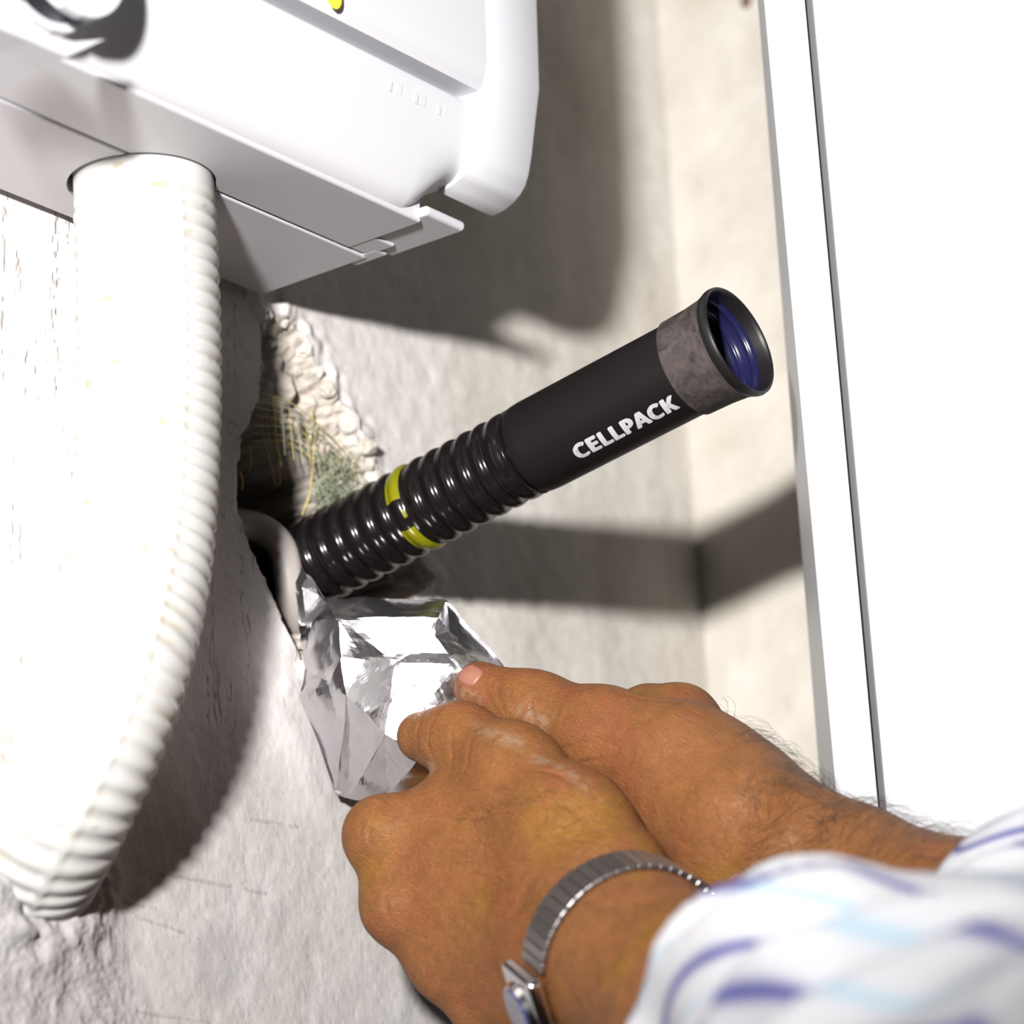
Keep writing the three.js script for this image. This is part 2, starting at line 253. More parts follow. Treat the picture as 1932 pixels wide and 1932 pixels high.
  const cyl = (r0, r1, x0, x1) => { const g = new THREE.CylinderGeometry(r1, r0, x1 - x0, 64, 1); g.rotateZ(-Math.PI / 2); g.translate((x0 + x1) / 2, c.y, c.z); return plain(g); };
  const flat = (l, x0, x1) => { const q = l.map(([x, y]) => onX(x, y, x1)), sh = new THREE.Shape(q.map(p => new THREE.Vector2(-p.z, p.y))); const g = new THREE.ExtrudeGeometry(sh, { depth: x1 - x0, bevelEnabled: true, bevelThickness: 0.0006, bevelSize: 0.0006, bevelSegments: 2 }); g.rotateY(Math.PI / 2); g.translate(x0, 0, 0); return g; };
  const shell = minus(minus(cyl(0.0265, 0.0250, 0.104, 0.131), cyl(0.023, 0.023, 0.100, 0.1292)), plain(boxGeo(0.1175, 0.1278, c.y - 0.04, c.y - 0.008, c.z - 0.0150, c.z + 0.0150)));   // hollow boss, open below
  const bo = obj('boss', toCreasedNormals(plain(shell), 0.5), wm, b);
  obj('lip', flat([[-70, 12], [20, 26], [95, 70], [140, 82], [196, 75], [126, 105], [60, 76], [0, 52], [-70, 30]], 0.116, 0.127), wm, bo);
  const st = onX(632, -14, 0.1262); const yl_ = new THREE.SphereGeometry(1, 24, 8); yl_.scale(0.0006, 0.006, 0.005); yl_.translate(0.1255, st.y - 0.0005, st.z);
  tag(obj('sticker', yl_, mat(0.85, 0.68, 0.04, 0.5), b), 'yellow sticker on the lid');
}

// ---------------------------------------------------------------- white corrugated conduit
{
  const pts = [onX(264, 225, 0.047), onX(275, 430, 0.047), onX(281, 620, 0.047), onX(279, 820, 0.047), onX(268, 1000, 0.0465), onX(245, 1150, 0.0455), onX(205, 1295, 0.042), onX(152, 1430, 0.032), onX(100, 1535, 0.017), onX(60, 1612, -0.002), onX(35, 1665, -0.02)];
  const cv = new THREE.CatmullRomCurve3(pts, false, 'centripetal'); const L = cv.getLength(), NV = Math.round(L / 0.0006), NU = 72, R = 0.0266;
  const fr = cv.computeFrenetFrames(NV, false); const cen = cv.getSpacedPoints(NV);
  // mould seams run down the two sides of the pipe
  const th0 = fr.normals[0], bi0 = fr.binormals[0]; const toS = P(364, 430, 1.30).sub(cen[Math.round(NV * 0.2)]); const seamA = Math.atan2(toS.dot(bi0), toS.dot(th0));
  const g = gridGeo(NU, NV, (i, j) => {
    const a = i / NU * Math.PI * 2, s = j / NV * L, n = fr.normals[j], bi = fr.binormals[j];
    let da = Math.abs(((a - seamA) % (2 * Math.PI) + 3 * Math.PI) % (2 * Math.PI) - Math.PI), da2 = Math.PI - da;
    const sm = Math.exp(-Math.pow(da / 0.05, 2)) + Math.exp(-Math.pow(da2 / 0.05, 2)), plainS = sstep(0.03, 0.04, s);
    const rib = Math.sin(s / 0.0064 * Math.PI * 2); const rr = R + plainS * (0.00055 * (rib > 0 ? Math.pow(rib, 0.7) : -Math.pow(-rib, 0.9))) * (1 - 0.9 * clamp(sm)) + plainS * 0.0011 * sm;
    const p = cen[j].clone().addScaledVector(n, Math.cos(a) * rr).addScaledVector(bi, Math.sin(a) * rr);
    const groove = plainS * (1 - sstep(-0.9, -0.1, rib)), q = fbm(p.x * 70, p.y * 70, p.z * 70, 3), sp = n3(p.x * 230, p.y * 230, p.z * 230);
    const dirt = clamp(groove * sstep(-0.05, 0.5, q) * 0.5 + sstep(0.55, 0.8, sp) * sstep(0.05, 0.4, q) * 0.75);
    return { p, uv: [i / NU, s * 20], c: [mix(0.43, 0.27, dirt), mix(0.425, 0.23, dirt), mix(0.41, 0.145, dirt)] };
  }, true);
  const m = tag(obj('corrugated_conduit', g, pmat(1, 1, 1, 0.42, { vertexColors: true })), 'white ribbed plastic conduit bending from the box down into the wall', 'conduit');
}

// ---------------------------------------------------------------- black duct
{
  const A = P(620, 1046, 1.465), B = P(1397, 641, 1.365), ax = B.clone().sub(A), LEN = ax.length(); ax.normalize();
  const g = thing('cable_duct', 'black duct with ribbed neck coming out of the wall hole, open at its end', 'duct');
  g.position.copy(A); g.quaternion.setFromUnitVectors(V(0, 1, 0), ax); g.updateMatrixWorld(true);
  const inv = g.matrixWorld.clone().invert();
  const camL = CP.clone().applyMatrix4(inv);
  const tAt = (px, py) => { // axial position of the axis point nearest to a pixel
    let bt = 0, bd = 1e9; for (let t = -0.05; t < LEN + 0.02; t += 0.0005) { const q = A.clone().addScaledVector(ax, t).sub(CP), z = q.dot(CF), x = 966 + FPX * q.dot(CR) / z, y = 966 - FPX * q.dot(CU) / z; const dd = Math.hypot(x - px, y - py); if (dd < bd) { bd = dd; bt = t; } } return bt; };
  const black = pmat(0.005, 0.0042, 0.0045, 0.17, { specularIntensity: 0.6 }), satin = pmat(0.006, 0.005, 0.0053, 0.5, { specularIntensity: 0.22 });
  const lathe = (pts, n = 96) => new THREE.LatheGeometry(pts.map(([r, y]) => new THREE.Vector2(Math.max(r, 0), y)), n);
  const tS = tAt(1000, 858), tRib0 = tAt(650, 1040), tRib1 = tAt(945, 886), pitch = (tRib1 - tRib0) / 9.9, tBand = tAt(1298, 700);
  const RR = 0.0186, pr = []; let y = -0.09; pr.push([0.0148, y]);
  const phase = tRib0; for (; y < tS - 0.002; y += pitch / 14) { const u = ((y - phase) / pitch) % 1, v = Math.cos(u * Math.PI * 2); const e = y > tS - pitch * 1.2 ? 1 : 0; pr.push([RR - 0.0016 * (1 - (v > 0 ? Math.pow(v, 0.55) : -Math.pow(-v, 0.8))) * 0.5 * (e ? 0.5 : 1), y]); }
  pr.push([0.0185, tS - 0.001], [0.0150, tS]);
  obj('ribbed_neck', lathe(pr), black, g);
  const yr = phase + pitch * Math.round((tAt(795, 960) - phase) / pitch);
  // yellow ring, worn away on the upper flank
  { const cols = []; const gg = gridGeo(96, 12, (i, j) => { const a = i / 96 * Math.PI * 2, u = j / 12 - 0.5; const yy = yr - pitch * 0.1 + u * pitch * 0.86, w = ((yy - phase) / pitch) % 1, v = Math.cos(w * Math.PI * 2), r = RR + 0.00025 - 0.0016 * (1 - (v > 0 ? Math.pow(v, 0.55) : -Math.pow(-v, 0.8))) * 0.5; return { p: V(Math.cos(a) * r, yy, Math.sin(a) * r), uv: [i / 96, u] }; });
    const aC = Math.atan2(camL.z, camL.x); const ps = gg.attributes.position, id = gg.index.array, keep = [];
    for (let k = 0; k < id.length; k += 3) { const x = ps.getX(id[k]), z = ps.getZ(id[k]); let a = Math.atan2(z, x) - aC; a = ((a + 3 * Math.PI) % (2 * Math.PI)) - Math.PI; gg; if (!(Math.abs(a + 0.0) < 0.38)) keep.push(id[k], id[k + 1], id[k + 2]); else { const yy = ps.getY(id[k]); if (yy > yr + pitch * 0.12 && Math.abs(a) < 0.1) keep.push(id[k], id[k + 1], id[k + 2]); } }
    gg.setIndex(keep); tag(obj('marking_ring', gg, pmat(0.13, 0.125, 0.002, 0.25), g), 'yellow-green painted ring on the ribs'); }
  obj('sleeve', lathe([[0.0150, tS - 0.0005], [0.0178, tS], [0.0187, tS + 0.002], [0.0190, tS + 0.006], [0.0192, tBand - 0.004], [0.0193, tBand + 0.006]]), satin, g);
  // worn grey end ring, mouth and threaded bore
  const bt = LEN - tBand; const bandTex = tex(512, 256, (u, v) => { const c = fbm(u * 30, v * 9, 3, 4), s = fbm(u * 90, v * 30, 8, 3); const e = clamp(0.5 + 0.5 * c + 0.25 * s); return [enc(mix(0.010, 0.065, e)), enc(mix(0.0085, 0.053, e)), enc(mix(0.009, 0.050, e))]; }, true); bandTex.wrapS = THREE.RepeatWrapping;
  obj('end_ring', lathe([[0.0194, tBand], [0.0202, tBand + 0.0006], [0.0206, tBand + bt * 0.45], [0.0213, tBand + bt * 0.72], [0.0221, tBand + bt * 0.82]]), pmat(1, 1, 1, 0.65, { map: bandTex, specularIntensity: 0.3 }), g);
  obj('rim', lathe([[0.0219, tBand + bt * 0.80], [0.0228, tBand + bt * 0.88], [0.0230, LEN - 0.002], [0.0228, LEN - 0.0006], [0.0223, LEN], [0.0216, LEN - 0.0004], [0.0210, LEN - 0.002], [0.0206, LEN - 0.006]]), pmat(0.007, 0.006, 0.0065, 0.42, { specularIntensity: 0.5 }), g);
  const bore = []; for (let k = 0; k <= 140; k++) { const dd = k * 0.0005, yy = LEN - 0.0055 - dd, f = (dd / 0.0052) % 1; bore.push([mix(0.0206, 0.0180, sstep(0, 0.02, dd)) - (dd < 0.05 ? 0.0007 * Math.exp(-Math.pow((f - 0.5) / 0.12, 2)) : 0), yy]); }
  bore.push([0.001, LEN - 0.078]);
  tag(obj('bore', lathe(bore), pmat(0.008, 0.008, 0.034, 0.22), g), 'glossy blue-black stepped bore');
  // lettering wrapped on the sleeve
  const font = await new FontLoader().loadAsync('fonts/droid/droid_sans_bold.typeface.json');
  const hit = (px, py, R) => { const o = camL, e = P(px, py, 1).applyMatrix4(inv).sub(o).normalize(); const a = e.x * e.x + e.z * e.z, bq = o.x * e.x + o.z * e.z, c = o.x * o.x + o.z * o.z - R * R, t = (-bq - Math.sqrt(Math.max(0, bq * bq - a * c))) / a; return o.clone().addScaledVector(e, t); };
  const R = 0.01925, h0 = hit(1094, 866, R), h1 = hit(1284, 770, R), ht = hit(1268, 758, R);
  const a0 = Math.atan2(h0.z, h0.x), a1 = Math.atan2(h1.z, h1.x), hh0 = hit(1086, 846, R), aT = Math.atan2(hh0.z, hh0.x);
  let dA = aT - a0; if (dA > Math.PI) dA -= 2 * Math.PI; if (dA < -Math.PI) dA += 2 * Math.PI;
  const shapes = font.generateShapes('CELLPACK', 1); let sg = new THREE.ShapeGeometry(shapes, 6); sg.computeBoundingBox(); const bb = sg.boundingBox;
  const lettersOf = shapes; const lw = bb.max.x - bb.min.x, lh = bb.max.y - bb.min.y, wid = h1.y - h0.y, hei = 0.0068, sgn = Math.sign(dA) || 1;
  const lm = mat(0.34, 0.34, 0.35, 0.5);
  const txt = []; for (const s of shapes) { const q0 = new THREE.ShapeGeometry(s, 6).toNonIndexed(); let q = merge([[0, 0], [0.05, 0.01], [-0.05, -0.01], [0.02, 0.035], [-0.02, -0.035]].map(([ox, oy]) => q0.clone().translate(ox, oy, 0))); q = new TessellateModifier(0.12, 4).modify(q); const p = q.attributes.position; for (let i = 0; i < p.count; i++) { const u = (p.getX(i) - bb.min.x) / lw, v = (p.getY(i) - bb.min.y) / lh; const a = a0 + ((a1 - a0 + 3 * Math.PI) % (2 * Math.PI) - Math.PI) * u * 0.0 + sgn * v * hei / R, yy = h0.y + u * wid + 0.0006 * v; p.setXYZ(i, Math.cos(a) * (R + 0.00012), yy, Math.sin(a) * (R + 0.00012)); } q.computeVertexNormals(); txt.push(q); }
  for (const q of txt) obj('letter', q, lm, g);
}

// ---------------------------------------------------------------- inside the hole
{
  // grey plastic pipe stub
  const t = new THREE.Group(); t.name = numbered('pipe_stub'); scene.add(t); tag(t, 'smooth grey plastic pipe stub in the hole, beside the duct', 'pipe');
  const mk = (l, r) => { const cv = new THREE.CatmullRomCurve3(l); return new THREE.TubeGeometry(cv, 40, r, 24); };
  const l1 = [onX(430, 985, -0.03), onX(490, 996, -0.022), onX(530, 1030, -0.014), onX(545, 1090, -0.012), onX(548, 1160, -0.016), onX(552, 1240, -0.03)];
  obj('pipe', mk(l1, 0.006), pmat(0.30, 0.27, 0.25, 0.5), t);
  // fibre mesh torn off at the rim
  const m = thing('reinforcement_mesh', 'torn yellow-green glass fibre mesh hanging in the wall hole', 'fibre mesh');
  const ym = mat(0.34, 0.28, 0.10, 0.8), gm = mat(0.30, 0.31, 0.21, 0.8), om = mat(0.34, 0.20, 0.065, 0.8);
  const inHole = (px, py, x) => onX(px, py, x);
  // threads running along the rim
  for (let k = 0; k < 7; k++) { const o = k * 15; const pts = [[488 - k * 2, 742 + o], [545, 757 + o * 0.9], [600, 800 + o * 0.85], [648, 850 + o * 0.7], [690, 905 + o * 0.35]].map(([x, y], i) => inHole(x + (rnd() - 0.5) * 4, y + (rnd() - 0.5) * 5, -0.001 - 0.0016 * k - 0.0006 * i + rnd() * 0.002)); obj('thread', tube(pts, 0.00028, 5, 20), k % 3 ? gm : ym, m); }
  // threads across them, some hanging free
  for (let k = 0; k < 13; k++) { const f = k / 12, x = 500 + 185 * f, y = 735 + 150 * f; const len = 105 - 40 * f; const pts = [[x, y], [x + 3, y + len * 0.4], [x + 6 + rnd() * 5, y + len]].map(([a, b], i) => inHole(a, b, 0.001 - 0.005 * i)); obj('thread', tube(pts, 0.00026, 5, 10), k % 2 ? ym : gm, m); }
  for (const [l, mt] of [[[[505, 765], [510, 800], [525, 860], [528, 915]], om], [[[490, 780], [500, 840], [515, 890], [520, 918]], om], [[[590, 770], [588, 850], [590, 905], [570, 972]], ym], [[[597, 800], [590, 880], [585, 930], [573, 965]], ym], [[[622, 850], [628, 890], [632, 935]], gm], [[[470, 830], [473, 870], [470, 890]], om], [[[452, 890], [458, 910], [456, 925]], om], [[[518, 770], [522, 830], [531, 880]], ym]]) obj('thread', tube(l.map(([x, y], i) => inHole(x, y, -0.006 - 0.003 * i)), 0.00042, 5, 14), mt, m);
  // tuft of pale green insulation wool: tangled fibres
  const wg = []; for (let k = 0; k < 260; k++) { const px = 600 + rnd() * 90, py = 868 + rnd() * 85 + (px - 600) * 0.25 - 10, x0 = -0.020 + rnd() * 0.018; const c = onX(px, py, x0); const v = () => V(rnd() - 0.5, rnd() - 0.5, rnd() - 0.5).multiplyScalar(0.011); wg.push(tube([c, c.clone().add(v()), c.clone().add(v()), c.clone().add(v())], 0.00011 + rnd() * 0.00012, 4, 8)); }
  const w = tag(obj('insulation_wool', merge(wg), mat(0.24, 0.26, 0.18, 0.9)), 'tangled grey-green insulation wool in the hole above the black duct', 'insulation'); w.userData.kind = 'stuff';
}

// ---------------------------------------------------------------- foil pouch
{
  const vt = { A: [554, 1101, 1.428], A0: [568, 1070, 1.432], A1: [590, 1085, 1.430], A2: [606, 1122, 1.424], B0: [720, 1124, 1.418], B1: [843, 1128, 1.404], C1: [633, 1163, 1.387], C2: [827, 1163, 1.383], Cb: [821, 1200, 1.382], D: [961, 1259, 1.392], E1: [866, 1252, 1.376], F1: [563, 1313, 1.404], F0: [571, 1262, 1.411], Fz: [560, 1181, 1.424], G1: [622, 1289, 1.391], G2: [655, 1311, 1.386], G3: [725, 1386, 1.375], G4: [789, 1434, 1.372], G5: [880, 1475, 1.376], H1: [630, 1504, 1.411], H2: [657, 1508, 1.411], H3: [728, 1506, 1.408], H4: [800, 1503, 1.402], H5: [890, 1510, 1.398], M: [745, 1250, 1.3805], N: [640, 1238, 1.386], K: [688, 1245, 1.385], Q: [800, 1330, 1.377], R: [905, 1335, 1.379], S: [852, 1188, 1.393], D2: [985, 1340, 1.392], R2: [955, 1430, 1.392], Z: [760, 1310, 1.428], Z2: [640, 1380, 1.412], Z3: [650, 1180, 1.432] };
  const F = 'A A0 A1,A A1 A2,A A2 Fz,A2 B0 C1,B0 C2 C1,B0 B1 C2,C1 C2 M,C2 Cb M,Cb E1 M,A2 C1 Fz,Fz C1 F0,F0 C1 N,N G1 F0,F0 G1 F1,C1 K N,K G2 N,G2 G1 N,C1 M K,K M G2,M G3 G2,M Q G3,Q G4 G3,M E1 Q,E1 R Q,Q R G5,Q G5 G4,C2 B1 S,C2 S Cb,Cb S E1,S B1 D,S D E1,E1 D R,D D2 R,R D2 R2,R R2 G5,G5 R2 H5,F1 G1 H1,G1 G2 H1,G2 H2 H1,G2 G3 H2,G3 H3 H2,G3 G4 H3,G4 H4 H3,G4 G5 H4,G5 H5 H4,Z3 A1 A0,Z3 A2 A1,Z3 B0 A2,Z3 Z B0,Z B1 B0,Z D B1,Z D2 D,Z R2 D2,Z H5 R2,Z H4 H5,Z H3 H4,Z H2 H3,Z Z2 H2,Z2 H1 H2,Z2 F1 H1,Z2 F0 F1,Z3 Z2 Z,Z3 F0 Z2,Z3 Fz F0,Z3 A Fz,Z3 A0 A'.split(',').map(s => s.split(' '));
  const W = {}; for (const k in vt) W[k] = P(...vt[k]);
  const pos = [], NS = 14;
  for (const [a, b, c] of F) { const A = W[a], B = W[b], C = W[c]; const q = (i, j) => A.clone().multiplyScalar(1 - (i + j) / NS).addScaledVector(B, i / NS).addScaledVector(C, j / NS); for (let i = 0; i < NS; i++) for (let j = 0; j < NS - i; j++) { for (const v of [q(i, j), q(i + 1, j), q(i, j + 1)]) pos.push(v.x, v.y, v.z); if (i + j < NS - 1) for (const v of [q(i + 1, j), q(i + 1, j + 1), q(i, j + 1)]) pos.push(v.x, v.y, v.z); } }
  let g = new THREE.BufferGeometry(); g.setAttribute('position', new THREE.Float32BufferAttribute(pos, 3)); g = mergeVertices(g, 1e-5); g.computeVertexNormals();
  const p = g.attributes.position, n = g.attributes.normal; const ridge = v => 1 - 2 * Math.abs(v);
  for (let i = 0; i < p.count; i++) { const x = p.getX(i), y = p.getY(i), z = p.getZ(i); const h = 0.0011 * ridge(n3(x * 60, y * 60, z * 60)) + 0.0005 * ridge(n3(x * 150 + 3, y * 150, z * 150)) + 0.00012 * ridge(n3(x * 420, y * 420, z * 420)); p.setXYZ(i, x + n.getX(i) * h, y + n.getY(i) * h, z + n.getZ(i) * h); }
  g = toCreasedNormals(g.toNonIndexed(), 0.30);
  tag(obj('foil_pouch', g, new THREE.MeshStandardMaterial({ color: col(0.60, 0.59, 0.615), metalness: 1, roughness: 0.26, side: THREE.DoubleSide })), 'crumpled silver foil pouch held in both hands under the duct', 'pouch');
}

// ---------------------------------------------------------------- person: forearms and hands
function surfaceNets(bones, cell, k0) {
  let lo = V(1e9, 1e9, 1e9), hi = V(-1e9, -1e9, -1e9);
  for (const b of bones) { const r = Math.max(b.ra, b.rb) + 0.012; for (const q of [b.a, b.b]) { lo.min(q.clone().subScalar(r)); hi.max(q.clone().addScalar(r)); } }
  const nx = Math.ceil((hi.x - lo.x) / cell) + 1, ny = Math.ceil((hi.y - lo.y) / cell) + 1, nz = Math.ceil((hi.z - lo.z) / cell) + 1, sx = 1, sy = nx, sz = nx * ny;
  const f = new Float32Array(nx * ny * nz).fill(1);
  for (const b of bones) {
    const k = b.k ?? k0, m = Math.max(b.ra, b.rb) + k + 3 * cell, a = b.a, d = b.b.clone().sub(a), L2 = Math.max(1e-9, d.lengthSq());
    const i0 = Math.max(0, Math.floor((Math.min(a.x, b.b.x) - m - lo.x) / cell)), i1 = Math.min(nx - 1, Math.ceil((Math.max(a.x, b.b.x) + m - lo.x) / cell)), j0 = Math.max(0, Math.floor((Math.min(a.y, b.b.y) - m - lo.y) / cell)), j1 = Math.min(ny - 1, Math.ceil((Math.max(a.y, b.b.y) + m - lo.y) / cell)), l0 = Math.max(0, Math.floor((Math.min(a.z, b.b.z) - m - lo.z) / cell)), l1 = Math.min(nz - 1, Math.ceil((Math.max(a.z, b.b.z) + m - lo.z) / cell));
    for (let l = l0; l <= l1; l++) for (let j = j0; j <= j1; j++) for (let i = i0; i <= i1; i++) {
      const x = lo.x + i * cell - a.x, y = lo.y + j * cell - a.y, z = lo.z + l * cell - a.z; let t = (x * d.x + y * d.y + z * d.z) / L2; t = t < 0 ? 0 : t > 1 ? 1 : t;
      const q = Math.sqrt((x - d.x * t) ** 2 + (y - d.y * t) ** 2 + (z - d.z * t) ** 2) - (b.ra + (b.rb - b.ra) * t);
      const at = i + j * sy + l * sz, o = f[at];
      if (b.cut) { const h = Math.max(k - Math.abs(o + q), 0) / k; f[at] = Math.max(o, -q) + h * h * k * 0.25; }
      else { const h = Math.max(k - Math.abs(o - q), 0) / k; f[at] = Math.min(o, q) - h * h * k * 0.25; }
    }
  }
  const id = new Int32Array(nx * ny * nz).fill(-1), pos = [], nor = [];
  for (let l = 0; l < nz - 1; l++) for (let j = 0; j < ny - 1; j++) for (let i = 0; i < nx - 1; i++) {
    const at = i + j * sy + l * sz; let mask = 0; const c = [];
    for (let q = 0; q < 8; q++) { const v = f[at + (q & 1) + ((q >> 1) & 1) * sy + (q >> 2) * sz]; c.push(v); if (v < 0) mask |= 1 << q; }
    if (mask === 0 || mask === 255) continue;
    let X = 0, Y = 0, Z = 0, n = 0;
    for (let q = 0; q < 8; q++) for (const e of [1, 2, 4]) { if (q & e) continue; const w = q | e; if ((c[q] < 0) === (c[w] < 0)) continue; const t = c[q] / (c[q] - c[w]); X += (q & 1) + (e === 1 ? t : 0); Y += ((q >> 1) & 1) + (e === 2 ? t : 0); Z += (q >> 2) + (e === 4 ? t : 0); n++; }
    X /= n; Y /= n; Z /= n; id[at] = pos.length / 3; pos.push(lo.x + (i + X) * cell, lo.y + (j + Y) * cell, lo.z + (l + Z) * cell);
    const bx = (q, r, s) => c[q | (r << 1) | (s << 2)];
    const gx = mix(mix(bx(1, 0, 0) - bx(0, 0, 0), bx(1, 1, 0) - bx(0, 1, 0), Y), mix(bx(1, 0, 1) - bx(0, 0, 1), bx(1, 1, 1) - bx(0, 1, 1), Y), Z), gy = mix(mix(bx(0, 1, 0) - bx(0, 0, 0), bx(1, 1, 0) - bx(1, 0, 0), X), mix(bx(0, 1, 1) - bx(0, 0, 1), bx(1, 1, 1) - bx(1, 0, 1), X), Z), gz = mix(mix(bx(0, 0, 1) - bx(0, 0, 0), bx(1, 0, 1) - bx(1, 0, 0), X), mix(bx(0, 1, 1) - bx(0, 1, 0), bx(1, 1, 1) - bx(1, 1, 0), X), Y);
    const gl = Math.hypot(gx, gy, gz) || 1; nor.push(gx / gl, gy / gl, gz / gl);
  }
  const idx = [];
  for (let l = 1; l < nz - 1; l++) for (let j = 1; j < ny - 1; j++) for (let i = 1; i < nx - 1; i++) {
    const at = i + j * sy + l * sz, v = f[at] < 0;
    const quad = (a, b, c, d, fl) => { if (a < 0 || b < 0 || c < 0 || d < 0) return; fl ? idx.push(a, b, c, a, c, d) : idx.push(a, c, b, a, d, c); };
    if ((f[at + 1] < 0) !== v) quad(id[at - sy - sz], id[at - sz], id[at], id[at - sy], v);
    if ((f[at + sy] < 0) !== v) quad(id[at - sz - 1], id[at - 1], id[at], id[at - sz], v);
    if ((f[at + sz] < 0) !== v) quad(id[at - 1 - sy], id[at - sy], id[at], id[at - 1], v);
  }
  const g = new THREE.BufferGeometry(); g.setAttribute('position', new THREE.Float32BufferAttribute(pos, 3)); g.setAttribute('normal', new THREE.Float32BufferAttribute(nor, 3)); g.setIndex(idx);
  return g;
}
const chain = (list, k) => { const o = []; for (let i = 0; i + 1 < list.length; i++) { const [x, y, d, r] = list[i], [X, Y, D, R] = list[i + 1]; o.push({ a: P(x, y, d), b: P(X, Y, D), ra: r / 1000, rb: R / 1000, k: k && k / 1000 }); } return o; };
const leftBones = [
  ...chain([[1640, 2190, 1.070, 39], [1490, 2060, 1.13, 36], [1195, 1815, 1.252, 31]], 10),
  ...chain([[1195, 1815, 1.252, 31], [1090, 1740, 1.283, 24]], 16),
  ...chain([[1120, 1745, 1.275, 22], [900, 1620, 1.322, 15], [716, 1578, 1.336, 11.5]], 14),
  ...chain([[1120, 1790, 1.270, 22], [930, 1730, 1.312, 15], [752, 1712, 1.326, 12]], 14),
  ...chain([[1130, 1840, 1.268, 20], [970, 1805, 1.305, 14], [838, 1815, 1.322, 11.5]], 14),
  ...chain([[1140, 1880, 1.268, 19], [1020, 1880, 1.300, 14], [925, 1915, 1.315, 10.5]], 14),
  ...chain([[716, 1578, 1.336, 11.5], [780, 1585, 1.405, 9.5], [850, 1520, 1.440, 8.5], [900, 1450, 1.446, 7.5]], 5),
  ...chain([[752, 1712, 1.326, 12], [770, 1640, 1.392, 10], [850, 1540, 1.424, 8.8], [900, 1470, 1.428, 7.5]], 5),
  ...chain([[838, 1815, 1.322, 11.5], [850, 1750, 1.385, 9.5], [930, 1640, 1.42, 8.3], [970, 1580, 1.424, 7.2]], 5),
  ...chain([[925, 1915, 1.315, 10.5], [940, 1860, 1.365, 8.5], [1000, 1760, 1.395, 7.4], [1035, 1700, 1.40, 6.5]], 5),
  ...chain([[1140, 1660, 1.280, 24], [1078, 1562, 1.297, 20], [965, 1448, 1.325, 15], [868, 1398, 1.347, 12.6], [796, 1390, 1.359, 9.8]], 12),
  ...chain([[1060, 1600, 1.300, 19], [900, 1545, 1.333, 12.5]], 16),
  ...chain([[735, 1600, 1.340, 10.5], [768, 1705, 1.334, 11], [850, 1805, 1.330, 10.5], [930, 1900, 1.322, 9.5]], 14),
  ...chain([[975, 1500, 1.326, 17], [850, 1520, 1.335, 8.5]], 14),
  ...chain([[865, 1535, 1.334, 11], [722, 1563, 1.338, 10.8]], 10),
  ...chain([[860, 1640, 1.332, 12], [870, 1730, 1.328, 12], [920, 1840, 1.318, 12]], 16),
];
const rightBones = [
  ...chain([[2060, 1872, 1.190, 35], [1830, 1752, 1.255, 29.5], [1600, 1655, 1.295, 25.5], [1455, 1598, 1.315, 25.5]], 10),
  ...chain([[1455, 1598, 1.315, 25.5], [1365, 1532, 1.325, 26], [1275, 1440, 1.330, 21.5]], 16),
  ...chain([[1275, 1440, 1.325, 21.5], [1140, 1385, 1.343, 16], [1010, 1338, 1.361, 12.4], [906, 1298, 1.374, 10.4]], 12),
  ...chain([[1340, 1530, 1.32, 24], [1230, 1520, 1.345, 20], [1130, 1470, 1.365, 15]], 14),
  ...chain([[1400, 1540, 1.30, 22], [1280, 1372, 1.365, 14.5], [1222, 1356, 1.378, 12.5]], 12),
  ...chain([[1222, 1356, 1.378, 12.5], [1110, 1372, 1.425, 10], [1010, 1360, 1.436, 8.6], [950, 1352, 1.438, 7.6]], 5),
  ...chain([[1380, 1560, 1.31, 22], [1240, 1440, 1.385, 13]], 12),
  ...chain([[1240, 1440, 1.385, 13], [1130, 1440, 1.43, 10], [1040, 1420, 1.442, 8.6], [985, 1410, 1.444, 7.6]], 5),
  ...chain([[1380, 1590, 1.31, 22], [1250, 1520, 1.39, 12.5], [1150, 1510, 1.43, 9.6], [1070, 1490, 1.44, 8.2], [1020, 1480, 1.44, 7]], 6),
  ...chain([[1390, 1620, 1.305, 20], [1260, 1590, 1.385, 11.5], [1180, 1580, 1.42, 8.6], [1110, 1560, 1.43, 7.4]], 6),
];
const cellJ = Array.from({ length: 64 * 64 }, () => [rnd(), rnd()]);
const skinBump = tex(1024, 1024, (u, v) => {               // fine skin relief: a net of creases between small plates
  const x = u * 40 + 0.5 * fbm(u * 9, v * 9, 1, 2), y = v * 56 + 0.5 * fbm(u * 9, v * 9, 4, 2), X = Math.floor(x), Y = Math.floor(y); let f1 = 9, f2 = 9;
  for (let j = -1; j <= 1; j++) for (let i = -1; i <= 1; i++) { const c = cellJ[((Y + j + 128) % 56) * 64 + (X + i + 120) % 40], d = Math.hypot(X + i + c[0] - x, Y + j + c[1] - y); if (d < f1) { f2 = f1; f1 = d; } else if (d < f2) f2 = d; }
  const w = Math.abs(n2(u * 16 + 1.2 * fbm(u * 6, v * 6, 2, 2), v * 46));
  return 0.2 + 0.45 * sstep(0, 0.35, f2 - f1) + 0.3 * sstep(0, 0.3, w) + 0.05 * n2(u * 300, v * 300);
});
skinBump.wrapS = skinBump.wrapT = THREE.RepeatWrapping;
const bonesSdf = (bones, p) => { let f = 1; const q = V(); for (const b of bones) { const k = b.k ?? 0.012; const d = b.b.clone().sub(b.a); q.copy(p).sub(b.a); const t = clamp(q.dot(d) / Math.max(1e-9, d.lengthSq())); const v = q.addScaledVector(d, -t).length() - (b.ra + (b.rb - b.ra) * t); const h = Math.max(k - Math.abs(f - v), 0) / k; f = Math.min(f, v) - h * h * k * 0.25; } return f; };
